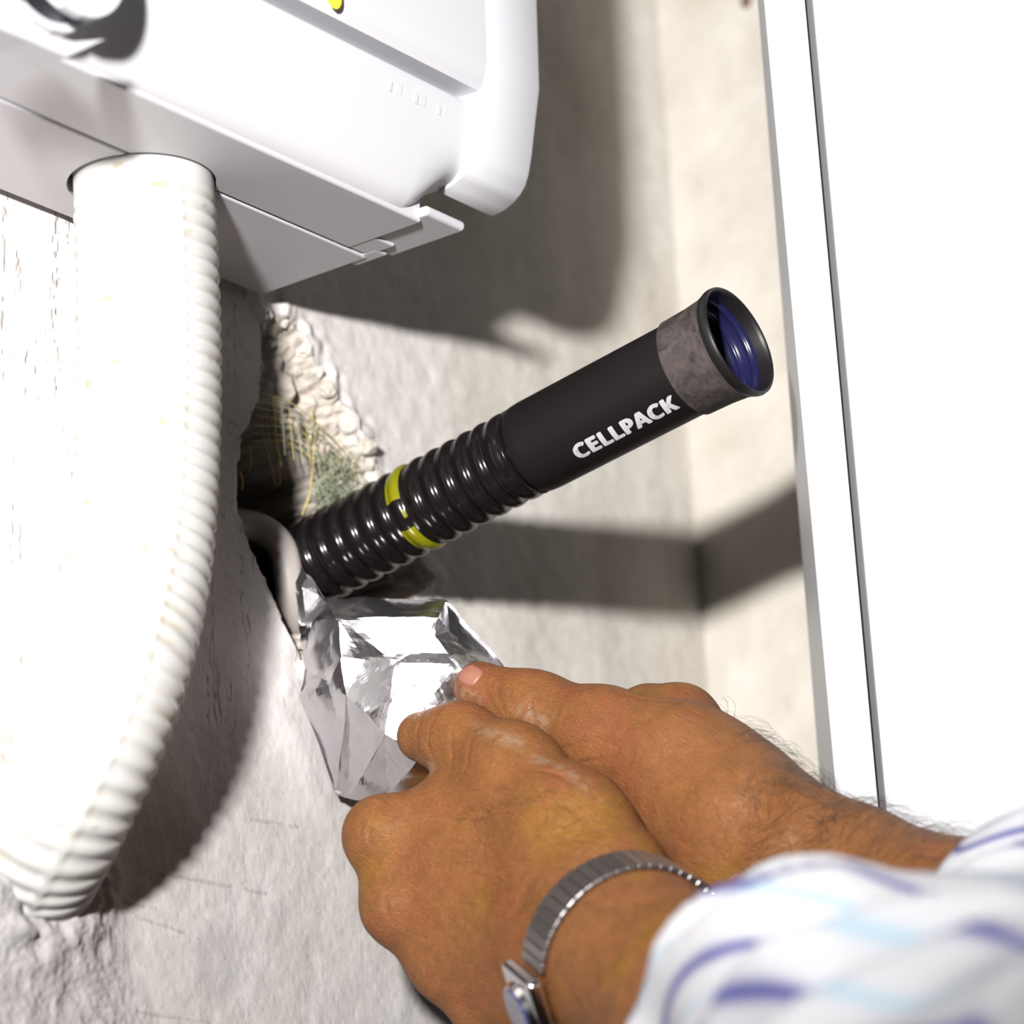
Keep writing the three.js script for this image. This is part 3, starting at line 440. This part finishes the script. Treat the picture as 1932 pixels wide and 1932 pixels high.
const march = (bones, o, dir, tmax) => { let t = 0; const p = V(); for (let i = 0; i < 80 && t < tmax; i++) { p.copy(o).addScaledVector(dir, t); const d = bonesSdf(bones, p); if (d < 1e-5) break; t += d * 0.9; } return o.clone().addScaledVector(dir, t); };
const gradN = (bones, p) => { const e = 0.0006; return V(bonesSdf(bones, p.clone().add(V(e, 0, 0))) - bonesSdf(bones, p.clone().add(V(-e, 0, 0))), bonesSdf(bones, p.clone().add(V(0, e, 0))) - bonesSdf(bones, p.clone().add(V(0, -e, 0))), bonesSdf(bones, p.clone().add(V(0, 0, e))) - bonesSdf(bones, p.clone().add(V(0, 0, -e)))).normalize(); };
const skinMat = new THREE.MeshPhysicalMaterial({ color: 0xffffff, vertexColors: true, roughness: 0.52, specularIntensity: 0.6, bumpMap: skinBump, bumpScale: 0.00042, side: THREE.DoubleSide });
function skin(g, u, v) {
  const p = g.attributes.position, c = [], uv = []; const q = V();
  for (let i = 0; i < p.count; i++) {
    q.fromBufferAttribute(p, i); uv.push(q.dot(u) / 0.04, q.dot(v) / 0.04);
    const a = fbm(q.x * 32, q.y * 32, q.z * 32, 3), b = fbm(q.x * 45 + 9, q.y * 45, q.z * 45, 3), s = n3(q.x * 700, q.y * 700, q.z * 700), t = n3(q.x * 260, q.y * 260, q.z * 260);
    let r = 0.165, gg = 0.064, bl = 0.0180; const ye = sstep(0.0, 0.45, a), re = sstep(0.0, 0.5, b);
    r = mix(r, 0.176, ye); gg = mix(gg, 0.076, ye); bl = mix(bl, 0.0125, ye); r = mix(r, 0.172, re * 0.8); gg = mix(gg, 0.056, re * 0.8); bl = mix(bl, 0.019, re * 0.8);
    const k = 0.93 + 0.06 * s + 0.10 * t + 0.10 * fbm(q.x * 90, q.y * 90, q.z * 90, 2); c.push(r * k, gg * k, bl * k);
  }
  g.setAttribute('color', new THREE.Float32BufferAttribute(c, 3)); g.setAttribute('uv', new THREE.Float32BufferAttribute(uv, 2)); return g;
}
const person = thing('person', 'pair of tanned hands and forearms in a blue-striped white shirt, holding the foil pouch', 'person');
const uL = P(716, 1578, 1.336).sub(P(1120, 1745, 1.275)).normalize(), vL = uL.clone().cross(CF).normalize();
const uR = P(906, 1298, 1.374).sub(P(1450, 1590, 1.275)).normalize(), vR = uR.clone().cross(CF).normalize();
// creases where the skin folds, as lines on the surface
function crease(g, bones, list, depth, wid) {
  const L = list.map(l => l.map(([x, y]) => { const d = ray(x, y).normalize(); return march(bones, CP.clone().addScaledVector(d, 1.0), d, 0.7); })), p = g.attributes.position, n = g.attributes.normal, q = V(), e = V();
  const disp = new Float32Array(p.count); const bx = L.map(l => new THREE.Box3().setFromPoints(l).expandByScalar(3 * wid));
  for (let i = 0; i < p.count; i++) { q.fromBufferAttribute(p, i); let m = 0; L.forEach((l, a) => { if (!bx[a].containsPoint(q)) return; let b = 1e9, tt = 0; for (let k = 0; k + 1 < l.length; k++) { e.copy(l[k + 1]).sub(l[k]); const t = clamp(q.clone().sub(l[k]).dot(e) / e.lengthSq()), d = q.distanceTo(l[k].clone().addScaledVector(e, t)); if (d < b) { b = d; tt = (k + t) / (l.length - 1); } } m = Math.max(m, Math.exp(-(b * b) / (wid * wid)) * Math.sin(Math.PI * clamp(tt, 0.08, 0.92)) - 0.25 * Math.exp(-Math.pow((b - 2 * wid) / wid, 2))); }); disp[i] = m; }
  for (let i = 0; i < p.count; i++) if (disp[i]) p.setXYZ(i, p.getX(i) - n.getX(i) * depth * disp[i], p.getY(i) - n.getY(i) * depth * disp[i], p.getZ(i) - n.getZ(i) * depth * disp[i]);
  g.computeVertexNormals(); return g;
}
const gL = skin(surfaceNets(leftBones, 0.00105, 0.012), uL, vL), gR = skin(surfaceNets(rightBones, 0.00105, 0.012), uR, vR);
crease(gR, rightBones, [[[925, 1258], [913, 1300], [935, 1340]], [[948, 1262], [938, 1305], [955, 1348]], [[970, 1270], [962, 1310], [976, 1355]], [[1012, 1282], [1000, 1330], [1016, 1378]], [[1000, 1440], [1060, 1412], [1130, 1395], [1195, 1385]], [[1040, 1462], [1100, 1440], [1165, 1425]], [[1155, 1302], [1200, 1314], [1260, 1322], [1320, 1348]]], 0.0007, 0.0011);
crease(gL, leftBones, [[[812, 1338], [790, 1365], [785, 1400], [800, 1440]], [[836, 1335], [812, 1368], [806, 1410], [822, 1448]], [[872, 1342], [850, 1400], [852, 1440], [846, 1466]], [[908, 1352], [888, 1400], [880, 1445], [856, 1485]], [[990, 1450], [1050, 1460], [1100, 1492]], [[1000, 1500], [1070, 1520], [1122, 1562]], [[1005, 1600], [1080, 1582], [1140, 1592]], [[700, 1545], [695, 1575], [705, 1605]], [[725, 1680], [728, 1712], [738, 1740]]], 0.0007, 0.0011);
// pale plaster dust rubbed into the skin
function dust(g, bones, list, wid) {
  const L = list.map(l => l.map(([x, y]) => { const d = ray(x, y).normalize(); return march(bones, CP.clone().addScaledVector(d, 1.0), d, 0.7); })), p = g.attributes.position, c = g.attributes.color, q = V(), e = V();
  const bx = L.map(l => new THREE.Box3().setFromPoints(l).expandByScalar(3 * wid));
  for (let i = 0; i < p.count; i++) { q.fromBufferAttribute(p, i); let m = 0; L.forEach((l, a) => { if (!bx[a].containsPoint(q)) return; for (let k = 0; k + 1 < l.length; k++) { e.copy(l[k + 1]).sub(l[k]); const t = clamp(q.clone().sub(l[k]).dot(e) / e.lengthSq()), d = q.distanceTo(l[k].clone().addScaledVector(e, t)); m = Math.max(m, Math.exp(-(d * d) / (wid * wid))); } });
    m *= 0.28 * sstep(0.05, 0.6, n3(q.x * 520, q.y * 520, q.z * 520) * 0.6 + fbm(q.x * 160, q.y * 160, q.z * 160, 2) * 0.6 + 0.25); if (m > 0.01) c.setXYZ(i, mix(c.getX(i), 0.27, m), mix(c.getY(i), 0.24, m), mix(c.getZ(i), 0.185, m)); }
}
dust(gL, leftBones, [[[890, 1375], [950, 1392], [1000, 1412]], [[1010, 1430], [1060, 1448], [1105, 1478], [1128, 1505]], [[800, 1430], [815, 1455]]], 0.0028);
dust(gR, rightBones, [[[858, 1300], [880, 1312], [900, 1318]], [[985, 1345], [1025, 1360]], [[1040, 1350], [1020, 1375]]], 0.0028);
tag(obj('arms', mergeGeometries([gL, gR]), skinMat, person), 'uncovered hands and forearms, tanned skin');


// nails
function nail(bones, px, py, tipDir, w, l, m, name, label) {
  const d = ray(px, py).normalize(), c = march(bones, CP.clone().addScaledVector(d, 1.0), d, 1), n = gradN(bones, c), u = tipDir.clone().addScaledVector(n, -tipDir.dot(n)).normalize(), v = n.clone().cross(u);
  const g = gridGeo(18, 18, (i, j) => { const a = (i / 18 - 0.5) * 2, b = (j / 18 - 0.5) * 2; const rr = Math.max(Math.abs(a), Math.abs(b)) / Math.max(1e-6, Math.pow(Math.pow(Math.abs(a), 3) + Math.pow(Math.abs(b), 3), 1 / 3)); const x = a * rr * w, y = b * rr * l; const o = c.clone().addScaledVector(v, x).addScaledVector(u, y).addScaledVector(n, 0.012), s = march(bones, o, n.clone().negate(), 0.03); const e = Math.max(Math.abs(a), Math.abs(b)); return { p: s.addScaledVector(n, e > 0.99 ? -0.0006 : 0.0005 + 0.0004 * (1 - e)), uv: [a, b] }; });
  return tag(obj(name, g, m, person), label);
}
const nailMat = pmat(0.215, 0.088, 0.058, 0.42);
nail(rightBones, 886, 1272, uR, 0.0046, 0.0054, nailMat, 'thumbnail', 'pink thumbnail of the hand without a watch');
nail(leftBones, 772, 1343, uL, 0.0045, 0.0055, nailMat, 'thumbnail', 'thumbnail of the hand with the watch');

// ---------------------------------------------------------------- body hair
function hairs(g, test, count, len, flow, r) {
  const p = g.attributes.position, n = g.attributes.normal, out = []; let tries = 0; const q = V(), m = V();
  while (out.length < count && tries++ < count * 400) {
    const i = Math.floor(rnd() * p.count); q.fromBufferAttribute(p, i); m.fromBufferAttribute(n, i);
    const e = q.clone().sub(CP), z = e.dot(CF), x = 966 + FPX * e.dot(CR) / z, y = 966 - FPX * e.dot(CU) / z; if (!test(x, y) || m.dot(CF) > 0.25) continue;
    const fl = flow.clone().applyAxisAngle(m, 1.1 * fbm(q.x * 60, q.y * 60, q.z * 60, 2) * 2 + (rnd() - 0.5) * 0.9), t = fl.addScaledVector(m, -fl.dot(m)).normalize(), L = len * (0.55 + 0.7 * rnd()), s = m.clone().cross(t).multiplyScalar((rnd() - 0.5) * 0.9), lift = 0.25 + 0.5 * rnd();
    const pt = f => q.clone().addScaledVector(t, L * f).addScaledVector(m, L * lift * Math.sin(f * 2.4) * 0.55 - 0.0003).addScaledVector(s, L * f * f);
    out.push(new THREE.TubeGeometry(new THREE.CatmullRomCurve3([pt(0), pt(0.35), pt(0.7), pt(1)]), 5, r * (0.7 + 0.5 * rnd()), 3));
  }
  return out;
}
const hairG = [
  ...hairs(gR, (x, y) => x > 1330 && x < 1840 && y < 1720 && rnd() < sstep(1330, 1480, x), 760, 0.0125, uR.clone().negate().add(CU), 0.00005),
  ...hairs(gL, (x, y) => x > 880 && x < 1180 && y > 1490 && y < 1720, 260, 0.008, uL, 0.000045),
  ...hairs(gL, (x, y) => x > 1030 && x < 1400 && y > 1690, 260, 0.009, uL.clone().add(CU), 0.000055),
];
{ const h = tag(obj('arm_hair', merge(hairG), mat(0.035, 0.022, 0.015, 0.6), person), 'fine dark hair on the forearms'); h.userData.kind = 'stuff'; }

// ---------------------------------------------------------------- shirt sleeves
const stripeTex = tex(1024, 64, u => { const f = (u * 13) % 1, dk = Math.exp(-Math.pow((f - 0.5) / 0.07, 2)), lt = Math.exp(-Math.pow((f - 0.02) / 0.06, 2)) + Math.exp(-Math.pow((f - 1.02) / 0.06, 2)); return [enc(mix(mix(0.37, 0.035, dk), 0.24, lt)), enc(mix(mix(0.37, 0.037, dk), 0.325, lt)), enc(mix(mix(0.39, 0.17, dk), 0.39, lt))]; }, true); stripeTex.wrapS = stripeTex.wrapT = THREE.RepeatWrapping;
function sleeve(list, twist, ph, foldAmp) {
  const c = new THREE.CatmullRomCurve3(list.map(([x, y, d]) => P(x, y, d)), false, 'centripetal'), NV = 130, NU = 120; const fr = c.computeFrenetFrames(NV, false), pc = c.getSpacedPoints(NV), L = c.getLength();
  // even frame whose first axis points to the viewer's side
  const IN = 14;
  return gridGeo(NU, NV + IN, (i, jj) => {
    const inner = jj < IN, j = inner ? Math.round((IN - jj) * 1.4) : jj - IN, t = j / NV, a = i / NU * Math.PI * 2;
    const T = c.getTangentAt(t), e1 = CF.clone().negate().addScaledVector(T, CF.dot(T)).normalize(), e2 = T.clone().cross(e1);
    const f = t * (list.length - 1), k = Math.min(list.length - 2, Math.floor(f)), r0 = mix(list[k][3], list[k + 1][3], f - k) / 1000;
    const cx = Math.cos(a), sx = Math.sin(a), s = t * L;
    const w = fbm(cx * 1.6 + ph, sx * 1.6, s * 14, 2), ri = 1 - 2 * Math.abs(n3(cx * 1.3 + s * 9 + ph, sx * 1.5, s * 20 + 1.7 * cx)), r = r0 + foldAmp * sstep(0, 0.05, s) * (0.9 * ri + 0.7 * w) + foldAmp * 0.35 * w - (inner ? 0.0025 : 0), rc = r * Math.sqrt(clamp((1 - t) / 0.06));
    const p = pc[j].clone().addScaledVector(e1, cx * rc).addScaledVector(e2, sx * rc);
    return { p, uv: [i / NU + twist * s, s / 0.05] };
  }, true);
}
const shirtMat = new THREE.MeshPhysicalMaterial({ map: stripeTex, roughness: 0.9, side: THREE.DoubleSide, sheen: 0.2 });
const slL = sleeve([[1462, 2005, 1.150, 50], [1535, 2030, 1.115, 58], [1645, 2110, 1.05, 67], [1850, 2280, 0.97, 80], [2150, 2520, 0.88, 84]], 1.1, 3.1, 0.016);
const slR = sleeve([[1992, 1826, 1.200, 57], [2060, 1850, 1.175, 70], [2280, 1970, 1.10, 78], [2700, 2230, 1.0, 78]], 0.8, 7.7, 0.012);
tag(obj('shirt', mergeGeometries([slL, slR]), shirtMat, person), 'white cotton shirt sleeves with blue stripes');

// ---------------------------------------------------------------- wristwatch
{
  const w = thing('wristwatch', 'silver wristwatch on a link bracelet round the wrist', 'watch');
  const axis = P(1090, 1740, 1.283).sub(P(1490, 2060, 1.13)).normalize();
  const vp = CF.clone().negate().addScaledVector(axis, CF.dot(axis)).normalize(), e2 = axis.clone().cross(vp).normalize();
  const c = P(1182, 1803, 1.2565);
  const sur = (a, off = 0) => { const d = vp.clone().multiplyScalar(Math.cos(a)).addScaledVector(e2, Math.sin(a)); const o = c.clone().addScaledVector(d, 0.07); const p = march(leftBones, o, d.clone().negate(), 0.07); return p.addScaledVector(d, off); };
  const N = 240, ringP = []; for (let i = 0; i < N; i++) ringP.push(sur(i / N * Math.PI * 2, 0.0018));
  for (let it = 0; it < 12; it++) { const o = ringP.map(p => p.clone()); for (let i = 0; i < N; i++) { const q = o[(i + 1) % N].clone().add(o[(i + N - 1) % N]).multiplyScalar(0.5); ringP[i].lerp(q, 0.5); } }
  const cum = [0]; for (let i = 0; i < N; i++) cum.push(cum[i] + ringP[i].distanceTo(ringP[(i + 1) % N]));
  const TL = cum[N], at = s => { s = ((s % TL) + TL) % TL; let i = 0; while (cum[i + 1] < s) i++; return ringP[i].clone().lerp(ringP[(i + 1) % N], (s - cum[i]) / (cum[i + 1] - cum[i])); };
  const steel = new THREE.MeshStandardMaterial({ color: col(0.36, 0.345, 0.345), metalness: 1, roughness: 0.36 }), bright = new THREE.MeshStandardMaterial({ color: col(0.78, 0.78, 0.80), metalness: 1, roughness: 0.16 });
  const frame = (m, s) => { const p = at(s), t = at(s + 0.001).sub(at(s - 0.001)).normalize(), n = p.clone().sub(c); n.addScaledVector(axis, -n.dot(axis)).addScaledVector(t, -n.dot(t)).normalize(); m.matrix.makeBasis(t, n, t.clone().cross(n)); m.quaternion.setFromRotationMatrix(m.matrix); m.position.copy(p); return m; };
  // the place on the wrist that shows at a photo point
  const sNear = (px, py) => { let b = 0, bd = 1e9; for (let i = 0; i < N; i++) { const e = ringP[i].clone().sub(CP), z = e.dot(CF); if (ringP[i].clone().sub(c).dot(CF) > 0.012) continue; const d = Math.hypot(966 + FPX * e.dot(CR) / z - px, 966 - FPX * e.dot(CU) / z - py); if (d < bd) { bd = d; b = cum[i]; } } return b; };
  const sCase = sNear(985, 1905), sClasp = sNear(1320, 1715), LP = 0.0042, caseHalf = 0.0150;
  const lg = new RoundedBoxGeometry(LP * 0.95, 0.0021, 0.0175, 3, 0.0005);
  const nL = Math.floor((TL - 2 * caseHalf) / LP); for (let k = 0; k < nL; k++) frame(obj('link', lg, steel, w), sCase + caseHalf + (k + 0.5) * (TL - 2 * caseHalf) / nL);
  const cs = frame(obj('case', new RoundedBoxGeometry(0.031, 0.0062, 0.026, 4, 0.0022), bright, w), sCase); cs.translateY(0.0026);
  const be = frame(obj('bezel', new THREE.CylinderGeometry(0.0108, 0.0122, 0.0028, 40), bright, w), sCase); be.translateY(0.0066);
  const cr = frame(tag(obj('crystal', new THREE.CylinderGeometry(0.0098, 0.0102, 0.0012, 40), pmat(0.03, 0.035, 0.09, 0.08, { clearcoat: 1 }), w), 'dark blue watch glass'), sCase); cr.translateY(0.0082);
  const kn = frame(obj('crown', new THREE.CylinderGeometry(0.0019, 0.0019, 0.004, 16), bright, w), sCase); kn.translateY(0.003); kn.translateZ(-0.0145); kn.rotateX(Math.PI / 2);
  const cl = frame(obj('clasp', new RoundedBoxGeometry(0.016, 0.0034, 0.0152, 3, 0.0012), bright, w), sClasp); cl.translateY(0.0014);
}
// ---------------------------------------------------------------- photographer's lamp, outside the frame
{
  const dir = AIM.clone().sub(LAMP).normalize(), l = thing('studio_lamp', 'small round studio lamp head on a stand beside the camera', 'lamp');
  l.position.copy(LAMP); l.quaternion.setFromUnitVectors(V(0, 0, -1), dir);
  const hd = new THREE.LatheGeometry([[0.012, 0.12], [0.04, 0.118], [0.045, 0.1], [0.045, 0.06], [0.05, 0.04], [0.06, 0.012], [0.058, 0.012], [0.048, 0.038], [0.04, 0.05]].map(([a, b]) => new THREE.Vector2(a, b)), 48); hd.rotateX(Math.PI / 2);
  obj('reflector', hd, mat(0.04, 0.04, 0.04, 0.5), l);
  const gl = new THREE.CylinderGeometry(0.036, 0.036, 0.004, 40); gl.rotateX(Math.PI / 2); gl.translate(0, 0, 0.03);
  obj('diffuser', gl, new THREE.MeshStandardMaterial({ color: 0xffffff, emissive: col(1, 0.97, 0.93), emissiveIntensity: 60 }), l);
  const foot = V(LAMP.x - dir.x * 0.09, LAMP.y, LAMP.z - dir.z * 0.09);
  const st = obj('stand', merge([boxGeo(foot.x - 0.012, foot.x + 0.012, 0, foot.y - 0.03, foot.z - 0.012, foot.z + 0.012), boxGeo(foot.x - 0.2, foot.x + 0.2, 0, 0.02, foot.z - 0.02, foot.z + 0.02), boxGeo(foot.x - 0.02, foot.x + 0.02, 0, 0.02, foot.z - 0.2, foot.z + 0.2)]), mat(0.03, 0.03, 0.03, 0.5), l);
  l.updateMatrixWorld(true); st.applyMatrix4(l.matrixWorld.clone().invert());
}
renderer.render(scene, camera);
